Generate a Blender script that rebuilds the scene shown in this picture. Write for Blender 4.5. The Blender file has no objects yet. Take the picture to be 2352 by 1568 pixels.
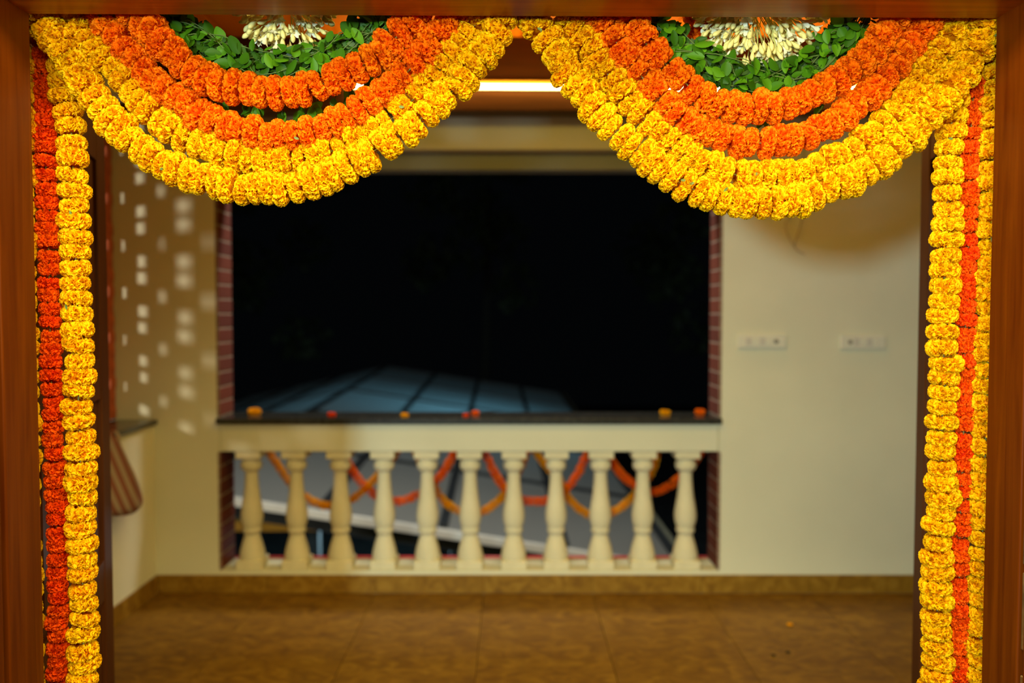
import bpy, bmesh, math, random
import numpy as np
from mathutils import Vector, Matrix, Euler, Quaternion

R = random.Random(11)
S = bpy.context.scene
COL = S.collection
PI = math.pi

# ------------------------------------------------------------------ camera, world, lamps, exposure
F = 1829.0                       # focal length in pixels of the 2352x1568 frame
PITCH = math.atan(70.0 / F)
CAM_Z = 1.48
cam_d = bpy.data.cameras.new('camera')
cam_d.sensor_width = 36.0
cam_d.lens = 36.0 * F / 2352.0
cam_d.clip_start = 0.05
cam_d.clip_end = 200
cam_d.dof.use_dof = True
cam_d.dof.focus_distance = 1.665
cam_d.dof.aperture_fstop = 1.5
cam = bpy.data.objects.new('camera', cam_d)
COL.objects.link(cam)
cam.location = (0, 0, CAM_Z)
cam.rotation_euler = (PI / 2 - PITCH, 0, 0)
S.camera = cam

W = bpy.data.worlds.new('night_sky')
S.world = W
W.use_nodes = True
W.node_tree.nodes['Background'].inputs[0].default_value = (0.10, 0.13, 0.16, 1)
W.node_tree.nodes['Background'].inputs[1].default_value = 0.008

S.view_settings.view_transform = 'Standard'
S.view_settings.look = 'None'
S.view_settings.gamma = 1.0
S.view_settings.exposure = 0.0
S.view_settings.use_curve_mapping = False


def area(name, loc, target, size, power, color, size_y=None, spread=None):
    d = bpy.data.lights.new(name, 'AREA')
    d.energy = power
    d.color = color
    if size_y:
        d.shape = 'RECTANGLE'
        d.size = size
        d.size_y = size_y
    else:
        d.size = size
    if spread:
        d.spread = spread
    o = bpy.data.objects.new(name, d)
    o.location = loc
    o.rotation_euler = (Vector(target) - Vector(loc)).to_track_quat('-Z', 'Y').to_euler()
    COL.objects.link(o)
    return o


# white lamp standing in the hall behind the photographer, on the left
area('hall_lamp', (-1.0, -1.5, 1.60), (0.25, 1.65, 1.55), 0.20, 104, (0.64, 0.92, 1.0))
# ceiling light of the hall in front of the doorway
area('hall_ceiling_light', (0.05, 0.20, 2.70), (0.05, 1.6, 1.80), 1.7, 88, (1.0, 0.86, 0.42), 0.30)
# soft warm fill added in front of the doorway to brighten the garlands
area('hall_fill_light', (0.1, -0.05, 2.06), (0.1, 1.65, 1.85), 1.8, 44, (1.0, 0.85, 0.40), 0.35)
# unseen warm fill added overhead to light the veranda
area('veranda_fill_light', (0.2, 2.5, 2.70), (0.2, 2.9, 0.0), 1.4, 19, (1.0, 0.70, 0.11), 0.5)
# lamp outside beyond the brick screen
area('yard_lamp', (-3.72, 1.55, 1.75), (-2.0, 4.0, 1.6), 0.22, 60, (1.0, 0.93, 0.76))
# unseen light added above the opening to brighten the near roof panels
area('roof_fill_light', (-0.4, 4.75, 3.3), (-0.2, 9.0, -0.3), 0.6, 125, (1.0, 0.98, 0.92))
# lamp under the glazed roof
area('under_roof_lamp', (-0.6, 13.0, -2.4), (-0.7, 13.2, 1.0), 1.2, 300, (0.55, 0.88, 1.0))
area('yard_blue_lamp', (-1.2, 10.6, -1.0), (-1.5, 7.5, -2.2), 0.4, 9, (0.4, 0.7, 1.0))
area('beam_fill_light', (-3.9, 7.3, -1.7), (-2.9, 8.4, -0.8), 0.2, 9, (1.0, 0.85, 0.55))  # small warm fill added to brighten the ochre beam

CP, SP = math.cos(PITCH), math.sin(PITCH)


def at(px, py, Y):
    """point of the world seen at a pixel of the photograph at the depth Y"""
    u = (px - 1176.0) / F
    v = (784.0 - py) / F
    dy = CP + v * SP
    dz = -SP + v * CP
    s = Y / dy
    return Vector((u * s, Y, CAM_Z + dz * s))


# ------------------------------------------------------------------ materials
def new_mat(name):
    m = bpy.data.materials.new(name)
    m.use_nodes = True
    nt = m.node_tree
    return m, nt, nt.nodes['Principled BSDF']


def N(nt, t, **kw):
    n = nt.nodes.new(t)
    for k, v in kw.items():
        setattr(n, k, v)
    return n


def ramp(nt, fac, stops):
    r = N(nt, 'ShaderNodeValToRGB')
    e = r.color_ramp.elements
    e[0].position, e[0].color = stops[0][0], (*stops[0][1], 1)
    e[1].position, e[1].color = stops[-1][0], (*stops[-1][1], 1)
    for p, c in stops[1:-1]:
        x = e.new(p)
        x.color = (*c, 1)
    nt.links.new(fac, r.inputs[0])
    return r


def plain(name, col, rough=0.6, noise=0.12, scale=8.0, metal=0.0, bump=0.0, spec=0.3, coat=0.0):
    m, nt, b = new_mat(name)
    tc = N(nt, 'ShaderNodeTexCoord')
    nz = N(nt, 'ShaderNodeTexNoise')
    nz.inputs['Scale'].default_value = scale
    nz.inputs['Detail'].default_value = 4
    nt.links.new(tc.outputs['Object'], nz.inputs['Vector'])
    lo = tuple(c * (1 - noise) for c in col)
    hi = tuple(min(1, c * (1 + noise)) for c in col)
    r = ramp(nt, nz.outputs['Fac'], [(0.3, lo), (0.7, hi)])
    nt.links.new(r.outputs[0], b.inputs['Base Color'])
    b.inputs['Roughness'].default_value = rough
    b.inputs['Metallic'].default_value = metal
    b.inputs['Specular IOR Level'].default_value = spec
    b.inputs['Coat Weight'].default_value = coat
    b.inputs['Coat Roughness'].default_value = 0.15
    if bump:
        bp = N(nt, 'ShaderNodeBump')
        bp.inputs['Strength'].default_value = bump
        bp.inputs['Distance'].default_value = 0.01
        nt.links.new(nz.outputs['Fac'], bp.inputs['Height'])
        nt.links.new(bp.outputs[0], b.inputs['Normal'])
    return m


def wood(name, dark, light, axis=2, rough=0.28, coat=0.35):
    m, nt, b = new_mat(name)
    tc = N(nt, 'ShaderNodeTexCoord')
    mp = N(nt, 'ShaderNodeMapping')
    sc = [26.0, 26.0, 26.0]
    sc[axis] = 1.3
    mp.inputs['Scale'].default_value = sc
    nt.links.new(tc.outputs['Object'], mp.inputs['Vector'])
    nz = N(nt, 'ShaderNodeTexNoise')
    nz.inputs['Scale'].default_value = 2.2
    nz.inputs['Detail'].default_value = 8
    nz.inputs['Distortion'].default_value = 0.6
    nt.links.new(mp.outputs[0], nz.inputs['Vector'])
    r = ramp(nt, nz.outputs['Fac'], [(0.25, dark), (0.75, light)])
    nt.links.new(r.outputs[0], b.inputs['Base Color'])
    b.inputs['Roughness'].default_value = rough
    b.inputs['Specular IOR Level'].default_value = 0.14
    b.inputs['Coat Weight'].default_value = coat
    b.inputs['Coat Roughness'].default_value = 0.18
    bp = N(nt, 'ShaderNodeBump')
    bp.inputs['Strength'].default_value = 0.08
    bp.inputs['Distance'].default_value = 0.004
    nt.links.new(nz.outputs['Fac'], bp.inputs['Height'])
    nt.links.new(bp.outputs[0], b.inputs['Normal'])
    return m


def petal_mat(name, root, mid, tip, size, transl=0.38):
    """petals: deeper colour at the root of each petal, paler at its tip"""
    m, nt, b = new_mat(name)
    tc = N(nt, 'ShaderNodeTexCoord')
    at_ = N(nt, 'ShaderNodeAttribute', attribute_name='along')
    oi = N(nt, 'ShaderNodeObjectInfo')
    ge = N(nt, 'ShaderNodeNewGeometry')
    r = ramp(nt, at_.outputs['Fac'], [(0.0, root), (0.55, mid), (1.0, tip)])
    hs = N(nt, 'ShaderNodeHueSaturation')
    mr = N(nt, 'ShaderNodeMapRange')
    mr.inputs['To Min'].default_value = 0.496
    mr.inputs['To Max'].default_value = 0.506
    nt.links.new(oi.outputs['Random'], mr.inputs['Value'])
    nt.links.new(mr.outputs[0], hs.inputs['Hue'])
    mv = N(nt, 'ShaderNodeMapRange')
    mv.inputs['To Min'].default_value = 0.80
    mv.inputs['To Max'].default_value = 1.08
    nt.links.new(ge.outputs['Random Per Island'], mv.inputs['Value'])
    nt.links.new(mv.outputs[0], hs.inputs['Value'])
    nt.links.new(r.outputs[0], hs.inputs['Color'])
    nt.links.new(hs.outputs[0], b.inputs['Base Color'])
    b.inputs['Roughness'].default_value = 0.65
    b.inputs['Specular IOR Level'].default_value = 0.10
    tr = N(nt, 'ShaderNodeBsdfTranslucent')
    nt.links.new(hs.outputs[0], tr.inputs['Color'])
    mx = N(nt, 'ShaderNodeMixShader')
    mx.inputs[0].default_value = transl
    nt.links.new(b.outputs[0], mx.inputs[1])
    nt.links.new(tr.outputs[0], mx.inputs[2])
    nt.links.new(mx.outputs[0], nt.nodes['Material Output'].inputs['Surface'])
    return m


M = {}
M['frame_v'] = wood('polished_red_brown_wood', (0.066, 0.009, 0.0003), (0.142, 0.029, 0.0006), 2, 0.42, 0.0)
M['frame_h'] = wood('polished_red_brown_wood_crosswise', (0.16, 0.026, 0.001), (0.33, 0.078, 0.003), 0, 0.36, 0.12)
M['leaf_wood'] = wood('dark_brown_door_wood', (0.055, 0.014, 0.003), (0.105, 0.030, 0.005), 2, 0.55, 0.0)
M['ceiling_wood'] = wood('honey_ceiling_wood', (0.78, 0.20, 0.006), (0.95, 0.31, 0.010), 1, 0.45, 0.1)
M['beam_wood'] = wood('dark_beam_wood', (0.055, 0.017, 0.002), (0.10, 0.032, 0.004), 0, 0.5, 0.0)
M['wall'] = plain('cream_wall_paint', (0.72, 0.70, 0.52), 0.85, 0.03, 3.0, spec=0.1)
M['baluster'] = plain('cream_baluster_paint', (0.74, 0.68, 0.46), 0.75, 0.06, 14.0, bump=0.05, spec=0.15)
M['lintel'] = plain('grey_lintel_paint', (0.27, 0.29, 0.24), 0.8, 0.04, 4.0)
M['mortar'] = plain('pale_mortar', (0.30, 0.23, 0.17), 0.9, 0.15, 40)
M['granite'] = plain('dark_polished_granite', (0.030, 0.030, 0.026), 0.22, 0.5, 60, spec=0.5, coat=0.3)
M['metal'] = plain('worn_steel_strip', (0.55, 0.52, 0.45), 0.35, 0.35, 30, metal=1.0)
M['black'] = plain('dark_gap', (0.012, 0.009, 0.007), 0.9, 0.1, 10)
M['plate'] = plain('white_switch_plastic', (0.74, 0.72, 0.58), 0.4, 0.02, 10, spec=0.4)
M['switch'] = plain('grey_switch_plastic', (0.62, 0.58, 0.50), 0.4, 0.02, 10, spec=0.4)
M['knob'] = plain('dull_knob_plastic', (0.26, 0.23, 0.19), 0.5, 0.02, 10)
M['cable'] = plain('grey_cable_sheath', (0.33, 0.26, 0.16), 0.6, 0.05, 10)
M['thread'] = plain('garland_thread', (0.20, 0.20, 0.05), 0.8, 0.1, 10)
M['steel'] = plain('dark_steel_bar', (0.030, 0.036, 0.040), 0.45, 0.15, 8)
M['gutter'] = plain('white_gutter_metal', (0.78, 0.76, 0.66), 0.45, 0.08, 5)
M['edge'] = plain('grey_green_edge_metal', (0.20, 0.21, 0.15), 0.5, 0.1, 5)
M['yellow_beam'] = plain('ochre_paint_and_glow', (0.62, 0.33, 0.03), 0.6, 0.1, 6)
M['post'] = plain('blue_grey_post', (0.025, 0.055, 0.085), 0.6, 0.1, 6)
M['red_pipe'] = plain('red_plastic_pipe', (0.48, 0.05, 0.05), 0.4, 0.1, 6)
M['ground'] = plain('dark_ground', (0.03, 0.035, 0.04), 0.9, 0.4, 3)
M['bark'] = plain('dark_bark', (0.012, 0.012, 0.008), 0.9, 0.3, 10)
M['tree_leaf'] = plain('night_tree_leaves', (0.018, 0.030, 0.008), 0.7, 0.4, 3)
M['hanging'] = plain('bag_cord', (0.45, 0.30, 0.24), 0.8, 0.1, 10)

# bricks
m, nt, b = new_mat('red_brick')
tc = N(nt, 'ShaderNodeTexCoord')
nz = N(nt, 'ShaderNodeTexNoise')
nz.inputs['Scale'].default_value = 40
nt.links.new(tc.outputs['Object'], nz.inputs['Vector'])
oi = N(nt, 'ShaderNodeObjectInfo')
mxn = N(nt, 'ShaderNodeMath', operation='MULTIPLY_ADD')
mxn.inputs[1].default_value = 0.5
nt.links.new(oi.outputs['Random'], mxn.inputs[0])
mh = N(nt, 'ShaderNodeMath', operation='MULTIPLY')
mh.inputs[1].default_value = 0.5
nt.links.new(nz.outputs['Fac'], mh.inputs[0])
nt.links.new(mh.outputs[0], mxn.inputs[2])
r = ramp(nt, mxn.outputs[0], [(0.1, (0.090, 0.012, 0.003)), (0.9, (0.17, 0.029, 0.006))])
nt.links.new(r.outputs[0], b.inputs['Base Color'])
b.inputs['Roughness'].default_value = 0.85
M['brick'] = m
M['screen_brick'] = plain('terracotta_screen_brick', (0.46, 0.11, 0.045), 0.85, 0.25, 14)


def stone(name, dark, mid, light, rough, scale):
    m, nt, b = new_mat(name)
    tc = N(nt, 'ShaderNodeTexCoord')
    oi = N(nt, 'ShaderNodeObjectInfo')
    ad = N(nt, 'ShaderNodeVectorMath', operation='ADD')
    cm = N(nt, 'ShaderNodeCombineXYZ')
    ml = N(nt, 'ShaderNodeMath', operation='MULTIPLY')
    ml.inputs[1].default_value = 30
    nt.links.new(oi.outputs['Random'], ml.inputs[0])
    nt.links.new(ml.outputs[0], cm.inputs[2])
    nt.links.new(tc.outputs['Object'], ad.inputs[0])
    nt.links.new(cm.outputs[0], ad.inputs[1])
    mp = N(nt, 'ShaderNodeMapping')
    mp.inputs['Scale'].default_value = (1, 1.6, 1)
    nt.links.new(ad.outputs[0], mp.inputs['Vector'])
    nz = N(nt, 'ShaderNodeTexNoise')
    nz.inputs['Scale'].default_value = scale
    nz.inputs['Detail'].default_value = 5
    nz.inputs['Distortion'].default_value = 1.4
    nt.links.new(mp.outputs[0], nz.inputs['Vector'])
    r = ramp(nt, nz.outputs['Fac'], [(0.30, dark), (0.5, mid), (0.68, light)])
    nt.links.new(r.outputs[0], b.inputs['Base Color'])
    b.inputs['Roughness'].default_value = rough
    b.inputs['Specular IOR Level'].default_value = 0.3
    return m


M['floor_tile'] = stone('brown_marble_tile', (0.112, 0.046, 0.001), (0.165, 0.074, 0.0015), (0.22, 0.108, 0.005), 0.55, 9)
M['skirting'] = stone('brown_marble_skirting', (0.17, 0.075, 0.003), (0.24, 0.118, 0.006), (0.31, 0.165, 0.016), 0.55, 12)
M['grout'] = plain('brown_grout', (0.20, 0.11, 0.03), 0.9, 0.1, 20)

# glazing of the roof outside: milky translucent sheet
m, nt, b = new_mat('milky_roof_sheet')
b.inputs['Base Color'].default_value = (0.34, 0.34, 0.31, 1)
b.inputs['Roughness'].default_value = 0.5
tr = N(nt, 'ShaderNodeBsdfTranslucent')
tr.inputs['Color'].default_value = (0.35, 0.50, 0.55, 1)
mx = N(nt, 'ShaderNodeMixShader')
mx.inputs[0].default_value = 0.35
nt.links.new(b.outputs[0], mx.inputs[1])
nt.links.new(tr.outputs[0], mx.inputs[2])
nt.links.new(mx.outputs[0], nt.nodes['Material Output'].inputs['Surface'])
M['sheet'] = m

# light strip
m, nt, b = new_mat('glowing_strip')
b.inputs['Base Color'].default_value = (1, 0.9, 0.7, 1)
b.inputs['Emission Color'].default_value = (1.0, 0.66, 0.20, 1)
b.inputs['Emission Strength'].default_value = 30.0
M['glow'] = m

# leaves of the green garlands
m, nt, b = new_mat('green_leaf')
oi = N(nt, 'ShaderNodeObjectInfo')
r = ramp(nt, oi.outputs['Random'], [(0.0, (0.026, 0.085, 0.002)), (0.6, (0.058, 0.185, 0.004)), (1.0, (0.11, 0.28, 0.006))])
nt.links.new(r.outputs[0], b.inputs['Base Color'])
b.inputs['Roughness'].default_value = 0.5
b.inputs['Specular IOR Level'].default_value = 0.18
tr = N(nt, 'ShaderNodeBsdfTranslucent')
nt.links.new(r.outputs[0], tr.inputs['Color'])
mx = N(nt, 'ShaderNodeMixShader')
mx.inputs[0].default_value = 0.2
nt.links.new(b.outputs[0], mx.inputs[1])
nt.links.new(tr.outputs[0], mx.inputs[2])
nt.links.new(mx.outputs[0], nt.nodes['Material Output'].inputs['Surface'])
M['leaf'] = m
M['leaf_dark'] = plain('small_dark_leaf', (0.020, 0.060, 0.002), 0.5, 0.3, 40)
M['bud_stem'] = plain('pale_bud_stem', (0.50, 0.50, 0.14), 0.6, 0.1, 40)
M['stem'] = plain('green_stem', (0.10, 0.15, 0.03), 0.6, 0.2, 30)
M['bud'] = plain('ivory_bud', (0.72, 0.64, 0.24), 0.45, 0.12, 60, spec=0.3)
M['bud_white'] = plain('white_petal', (0.80, 0.78, 0.54), 0.5, 0.05, 60, spec=0.3)

M['yellow'] = petal_mat('yellow_marigold_petal', (0.96, 0.32, 0.001), (1.0, 0.45, 0.001), (1.0, 0.59, 0.002), 0.036)
M['orange'] = petal_mat('orange_marigold_petal', (0.96, 0.115, 0.001), (1.0, 0.165, 0.001), (1.0, 0.235, 0.002), 0.036)
M['red'] = petal_mat('red_orange_marigold_petal', (0.80, 0.052, 0.001), (0.95, 0.080, 0.001), (1.0, 0.115, 0.002), 0.030)

# striped cloth
m, nt, b = new_mat('red_and_white_striped_cloth')
tc = N(nt, 'ShaderNodeTexCoord')
dt = N(nt, 'ShaderNodeVectorMath', operation='DOT_PRODUCT')
dt.inputs[1].default_value = (1.0, 0.5, 0.39)
nt.links.new(tc.outputs['Object'], dt.inputs[0])
m1 = N(nt, 'ShaderNodeMath', operation='MULTIPLY')
m1.inputs[1].default_value = 150.0
nt.links.new(dt.outputs['Value'], m1.inputs[0])
m2 = N(nt, 'ShaderNodeMath', operation='SINE')
nt.links.new(m1.outputs[0], m2.inputs[0])
wv = N(nt, 'ShaderNodeMath', operation='MULTIPLY_ADD')
wv.inputs[1].default_value = 0.5
wv.inputs[2].default_value = 0.5
nt.links.new(m2.outputs[0], wv.inputs[0])
r = ramp(nt, wv.outputs[0], [(0.44, (0.40, 0.31, 0.24)), (0.56, (0.27, 0.10, 0.07))])
nt.links.new(r.outputs[0], b.inputs['Base Color'])
b.inputs['Roughness'].default_value = 0.9
M['stripes'] = m


# ------------------------------------------------------------------ mesh helpers
def mesh_obj(name, verts, faces, mat, parent=None, smooth=False):
    me = bpy.data.meshes.new(name)
    me.from_pydata([tuple(v) for v in verts], [], faces)
    me.update()
    if smooth:
        me.polygons.foreach_set('use_smooth', [True] * len(me.polygons))
    o = bpy.data.objects.new(name, me)
    if mat is not None:
        me.materials.append(mat)
    COL.objects.link(o)
    if parent is not None:
        o.parent = parent
    return o


def share(name, me, parent=None):
    o = bpy.data.objects.new(name, me)
    COL.objects.link(o)
    if parent is not None:
        o.parent = parent
    return o


def thing(name, label, cat, loc=(0, 0, 0), group=None, rz=0):
    o = bpy.data.objects.new(name, None)
    o.empty_display_size = 0.1
    o.location = loc
    o.rotation_euler = (0, 0, rz)
    COL.objects.link(o)
    tag(o, label, cat, group)
    return o


def tag(o, label, cat, group=None):
    o['label'] = label
    o['category'] = cat
    if group:
        o['group'] = group
    return o


def struct(o, label=None):
    o['kind'] = 'structure'
    if label:
        o['label'] = label
    return o


def box_bm(bm, x0, x1, y0, y1, z0, z1, bevel=0.0, seg=1):
    g = bmesh.ops.create_cube(bm, size=1.0)
    vs = g['verts']
    bmesh.ops.scale(bm, verts=vs, vec=(x1 - x0, y1 - y0, z1 - z0))
    bmesh.ops.translate(bm, verts=vs, vec=((x0 + x1) / 2, (y0 + y1) / 2, (z0 + z1) / 2))
    if bevel:
        es = list({e for v in vs for e in v.link_edges})
        bmesh.ops.bevel(bm, geom=es, offset=bevel, segments=seg, affect='EDGES', profile=0.5)


def bm_obj(name, bm, mat, parent=None, smooth=False):
    me = bpy.data.meshes.new(name)
    bm.to_mesh(me)
    bm.free()
    me.materials.append(mat)
    if smooth:
        me.polygons.foreach_set('use_smooth', [True] * len(me.polygons))
    return share(name, me, parent)


def box(name, x0, x1, y0, y1, z0, z1, mat, parent=None, bevel=0.0, seg=1):
    bm = bmesh.new()
    box_bm(bm, min(x0, x1), max(x0, x1), min(y0, y1), max(y0, y1), min(z0, z1), max(z0, z1), bevel, seg)
    return bm_obj(name, bm, mat, parent)


def slab(name, us, vs, drop, w0, w1, axes, mat):
    """one slab over a grid of cells, with the dropped cells left open; axes = (u, v, w) axis indices"""
    nu, nv = len(us) - 1, len(vs) - 1
    vid, verts, faces = {}, [], []

    def V(i, j, k):
        key = (i, j, k)
        if key not in vid:
            p = [0, 0, 0]
            p[axes[0]], p[axes[1]], p[axes[2]] = us[i], vs[j], (w0, w1)[k]
            vid[key] = len(verts)
            verts.append(p)
        return vid[key]
    keep = {(i, j) for i in range(nu) for j in range(nv)} - set(drop)
    for (i, j) in keep:
        faces.append([V(i, j, 0), V(i + 1, j, 0), V(i + 1, j + 1, 0), V(i, j + 1, 0)])
        faces.append([V(i, j, 1), V(i, j + 1, 1), V(i + 1, j + 1, 1), V(i + 1, j, 1)])
        for (di, dj, a, b_) in ((-1, 0, (i, j), (i, j + 1)), (1, 0, (i + 1, j), (i + 1, j + 1)),
                                (0, -1, (i, j), (i + 1, j)), (0, 1, (i, j + 1), (i + 1, j + 1))):
            if (i + di, j + dj) not in keep:
                faces.append([V(*a, 0), V(*b_, 0), V(*b_, 1), V(*a, 1)])
    o = mesh_obj(name, verts, faces, mat)
    bm = bmesh.new()
    bm.from_mesh(o.data)
    bmesh.ops.recalc_face_normals(bm, faces=bm.faces)
    bm.to_mesh(o.data)
    bm.free()
    return o


def catmull(pts, n=10):
    P = [Vector(p) for p in pts]
    P = [P[0] * 2 - P[1]] + P + [P[-1] * 2 - P[-2]]
    out = []
    for i in range(1, len(P) - 2):
        a, b_, c, d = P[i - 1], P[i], P[i + 1], P[i + 2]
        for k in range(n):
            t = k / n
            out.append(0.5 * ((2 * b_) + (c - a) * t + (2 * a - 5 * b_ + 4 * c - d) * t * t + (3 * b_ - a - 3 * c + d) * t ** 3))
    out.append(P[-2].copy())
    return out


def resample(path, step):
    out, acc = [path[0].copy()], 0.0
    for a, b_ in zip(path, path[1:]):
        L = (b_ - a).length
        while L > 1e-9 and acc + L >= step:
            t = (step - acc) / L
            a = a.lerp(b_, t)
            out.append(a.copy())
            L = (b_ - a).length
            acc = 0.0
        acc += L
    return out


def tube_geo(path, rad, sides, verts, faces, cap=True):
    base = len(verts)
    n = len(path)
    up = Vector((0.13, 0.31, 0.94))
    for i, p in enumerate(path):
        t = (path[min(i + 1, n - 1)] - path[max(i - 1, 0)]).normalized()
        a = t.cross(up)
        if a.length < 0.05:
            a = t.cross(Vector((1, 0, 0)))
        a.normalize()
        b_ = t.cross(a)
        rr = rad(i / max(1, n - 1)) if callable(rad) else rad
        for k in range(sides):
            w = 2 * PI * k / sides
            verts.append(p + a * (rr * math.cos(w)) + b_ * (rr * math.sin(w)))
    for i in range(n - 1):
        for k in range(sides):
            k2 = (k + 1) % sides
            faces.append([base + i * sides + k, base + i * sides + k2, base + (i + 1) * sides + k2, base + (i + 1) * sides + k])
    if cap:
        faces.append([base + k for k in range(sides)][::-1])
        faces.append([base + (n - 1) * sides + k for k in range(sides)])


def tube(name, path, rad, sides, mat, parent=None):
    v, f = [], []
    tube_geo(path, rad, sides, v, f)
    return mesh_obj(name, v, f, mat, parent, True)


def lathe_geo(profile, sides, verts, faces, phase=0.0):
    base = len(verts)
    for (r_, z) in profile:
        for k in range(sides):
            w = 2 * PI * k / sides + phase
            verts.append((r_ * math.cos(w), r_ * math.sin(w), z))
    n = len(profile)
    for i in range(n - 1):
        for k in range(sides):
            k2 = (k + 1) % sides
            faces.append([base + i * sides + k, base + i * sides + k2, base + (i + 1) * sides + k2, base + (i + 1) * sides + k])
    faces.append([base + k for k in range(sides)][::-1])
    faces.append([base + (n - 1) * sides + k for k in range(sides)])


# ------------------------------------------------------------------ big structure
YB = 4.14                # inner face of the back wall
YO = 4.35                # its outer face
XL = at(360, 1330, YB).x  # inner face of the left wall
ZSILL = 0.924
ZBEAM1, ZBEAM0 = 0.892, 0.745
ZPL = 0.115
XO0, XO1 = at(500, 700, YB).x, at(1654, 700, YB).x   # opening in the back wall
ZO1 = at(1000, 343, YB).z
ZC = 2.82                # ceiling

floor = struct(box('floor', -2.3, 2.75, 1.40, YB, -0.16, -0.016, M['grout']), 'brown marbled tile floor of the veranda')
T = 0.57
tile_me = None
for ix in range(9):
    for iy in range(3):
        x0 = XL + 0.012 + ix * T
        y1 = YB - 0.012 - iy * T
        if x0 + T > 2.75:
            continue
        if tile_me is None:
            bm = bmesh.new()
            box_bm(bm, -T / 2 + 0.0012, T / 2 - 0.0012, -T / 2 + 0.0012, T / 2 - 0.0012, -0.016, 0.0, 0.0008)
            t = bm_obj('tile', bm, M['floor_tile'], floor)
            tile_me = t.data
        else:
            t = share('tile', tile_me, floor)
        t.location = (x0 + T / 2, y1 - T / 2, 0)
# the part of the floor nearer the doorway, outside the picture
box('threshold_slab', -2.3, 2.75, 1.40, YB - 0.012 - 3 * T, -0.016, 0.0, M['floor_tile'], floor)

wall_back = struct(slab('wall_back', [-2.3, XO0 - 0.012, XO1 + 0.012, 2.75], [-0.16, ZPL, ZO1, ZC + 0.12], [(1, 1)], YB, YO, (0, 2, 1), M['wall']),
                   'cream back wall around the wide opening')
struct(slab('wall_left', [1.62, 2.0, YB], [-0.16, 0.888, 2.50, ZC + 0.12], [(1, 1)], XL - 0.30, XL, (1, 2, 0), M['wall']),
       'cream left wall below and above the brick screen')
struct(box('wall_right', 2.75, 2.9, 1.62, YO, -0.16, ZC + 0.12, M['wall']), 'cream right wall of the veranda')
ceiling = struct(box('ceiling', -2.3, 2.75, 1.62, YB, ZC + 0.018, ZC + 0.12, M['ceiling_wood']), 'honey coloured wooden board ceiling')
pl_me = None
for i in range(28):
    x = -2.2 + i * 0.18
    if x > 2.70:
        break
    if pl_me is None:
        bm = bmesh.new()
        box_bm(bm, -0.087, 0.087, 1.63, YB - 0.01, 0, 0.018, 0.003)
        p = bm_obj('board', bm, M['ceiling_wood'], ceiling)
        pl_me = p.data
    else:
        p = share('board', pl_me, ceiling)
    p.location = (x, 0, ZC)

# brick faces of the opening
BH = 0.0786
def reveal_bricks(z0, z1):
    n = max(1, round((z1 - z0) / BH))
    h = (z1 - z0) / n
    global br_me
    for side in (0, 1):
        for k in range(n):
            if br_me is None:
                bm = bmesh.new()
                box_bm(bm, -0.008, 0.008, -0.102, 0.102, -0.0345, 0.0345, 0.002)
                o = bm_obj('brick', bm, M['brick'], wall_back)
                br_me = o.data
            else:
                o = share('brick', br_me, wall_back)
            o.location = ((XO0 - 0.006) if side == 0 else (XO1 + 0.006), (YB + YO) / 2 + 0.001, z0 + (k + 0.5) * h)
            o.scale = (1, 1, h / BH)
            o.rotation_euler = (R.uniform(-.006, .006), 0, R.uniform(-.008, .008))
br_me = None
reveal_bricks(ZSILL + 0.004, ZO1 - 0.002)
reveal_bricks(ZPL + 0.004, ZBEAM0 - 0.002)
# mortar beds behind the bricks
for nm, sx in (('mortar_bed', XO0 - 0.0045), ('mortar_bed', XO1 + 0.0045)):
    o = box(nm, sx - 0.004, sx + 0.004, YB + 0.002, YO - 0.002, ZSILL + 0.001, ZO1 - 0.002, M['mortar'], wall_back)
    o = box(nm, sx - 0.004, sx + 0.004, YB + 0.002, YO - 0.002, ZPL + 0.002, ZBEAM0 - 0.001, M['mortar'], wall_back)
    sg = -1 if sx < 0 else 1
    box('plaster_joint', sx - sg * 0.0040, sx + sg * 0.0074, YB + 0.0008, YO - 0.002, ZBEAM0, ZBEAM1 - 0.001, M['wall'], wall_back)

struct(box('trim_1', XO0 + 0.004, XO1 - 0.004, YB + 0.075, YO - 0.01, at(1000, 390, YB + 0.075).z, ZO1 + 0.01, M['lintel'], None, 0.003),
       'grey lintel band across the top of the opening')
sill = box('trim_2', XO0 - 0.01, XO1 + 0.01, YB - 0.030, YO + 0.03, ZBEAM1, ZSILL, M['granite'], None, 0.004, 2)
struct(sill, 'dark polished granite sill on the balustrade')
ledge = box('trim_3', XL - 0.30, XL + 0.02, 2.0, YB - 0.001, 0.888, 0.915, M['granite'], None, 0.003)
struct(ledge, 'dark granite ledge of the brick screen in the left wall')

# skirting tiles
sk = struct(box('baseboard_back', XL, 2.75, YB - 0.008, YB - 0.0005, 0.0, 0.094, M['grout']), 'brown marble skirting of the back wall')
x = XL + 0.012
while x < 2.7:
    x1 = min(x + T, 2.745)
    box('skirting_tile', x + 0.001, x1 - 0.001, YB - 0.014, YB - 0.006, 0.001, 0.096, M['skirting'], sk, 0.001)
    x += T
skl = struct(box('baseboard_left', XL + 0.0005, XL + 0.008, 1.63, YB - 0.015, 0.0, 0.094, M['grout']), 'brown marble skirting of the left wall')
y = YB - 0.016
while y > 1.9:
    box('skirting_tile', XL + 0.006, XL + 0.014, y - T + 0.001, y - 0.001, 0.001, 0.096, M['skirting'], skl, 0.001)
    y -= T

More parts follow.
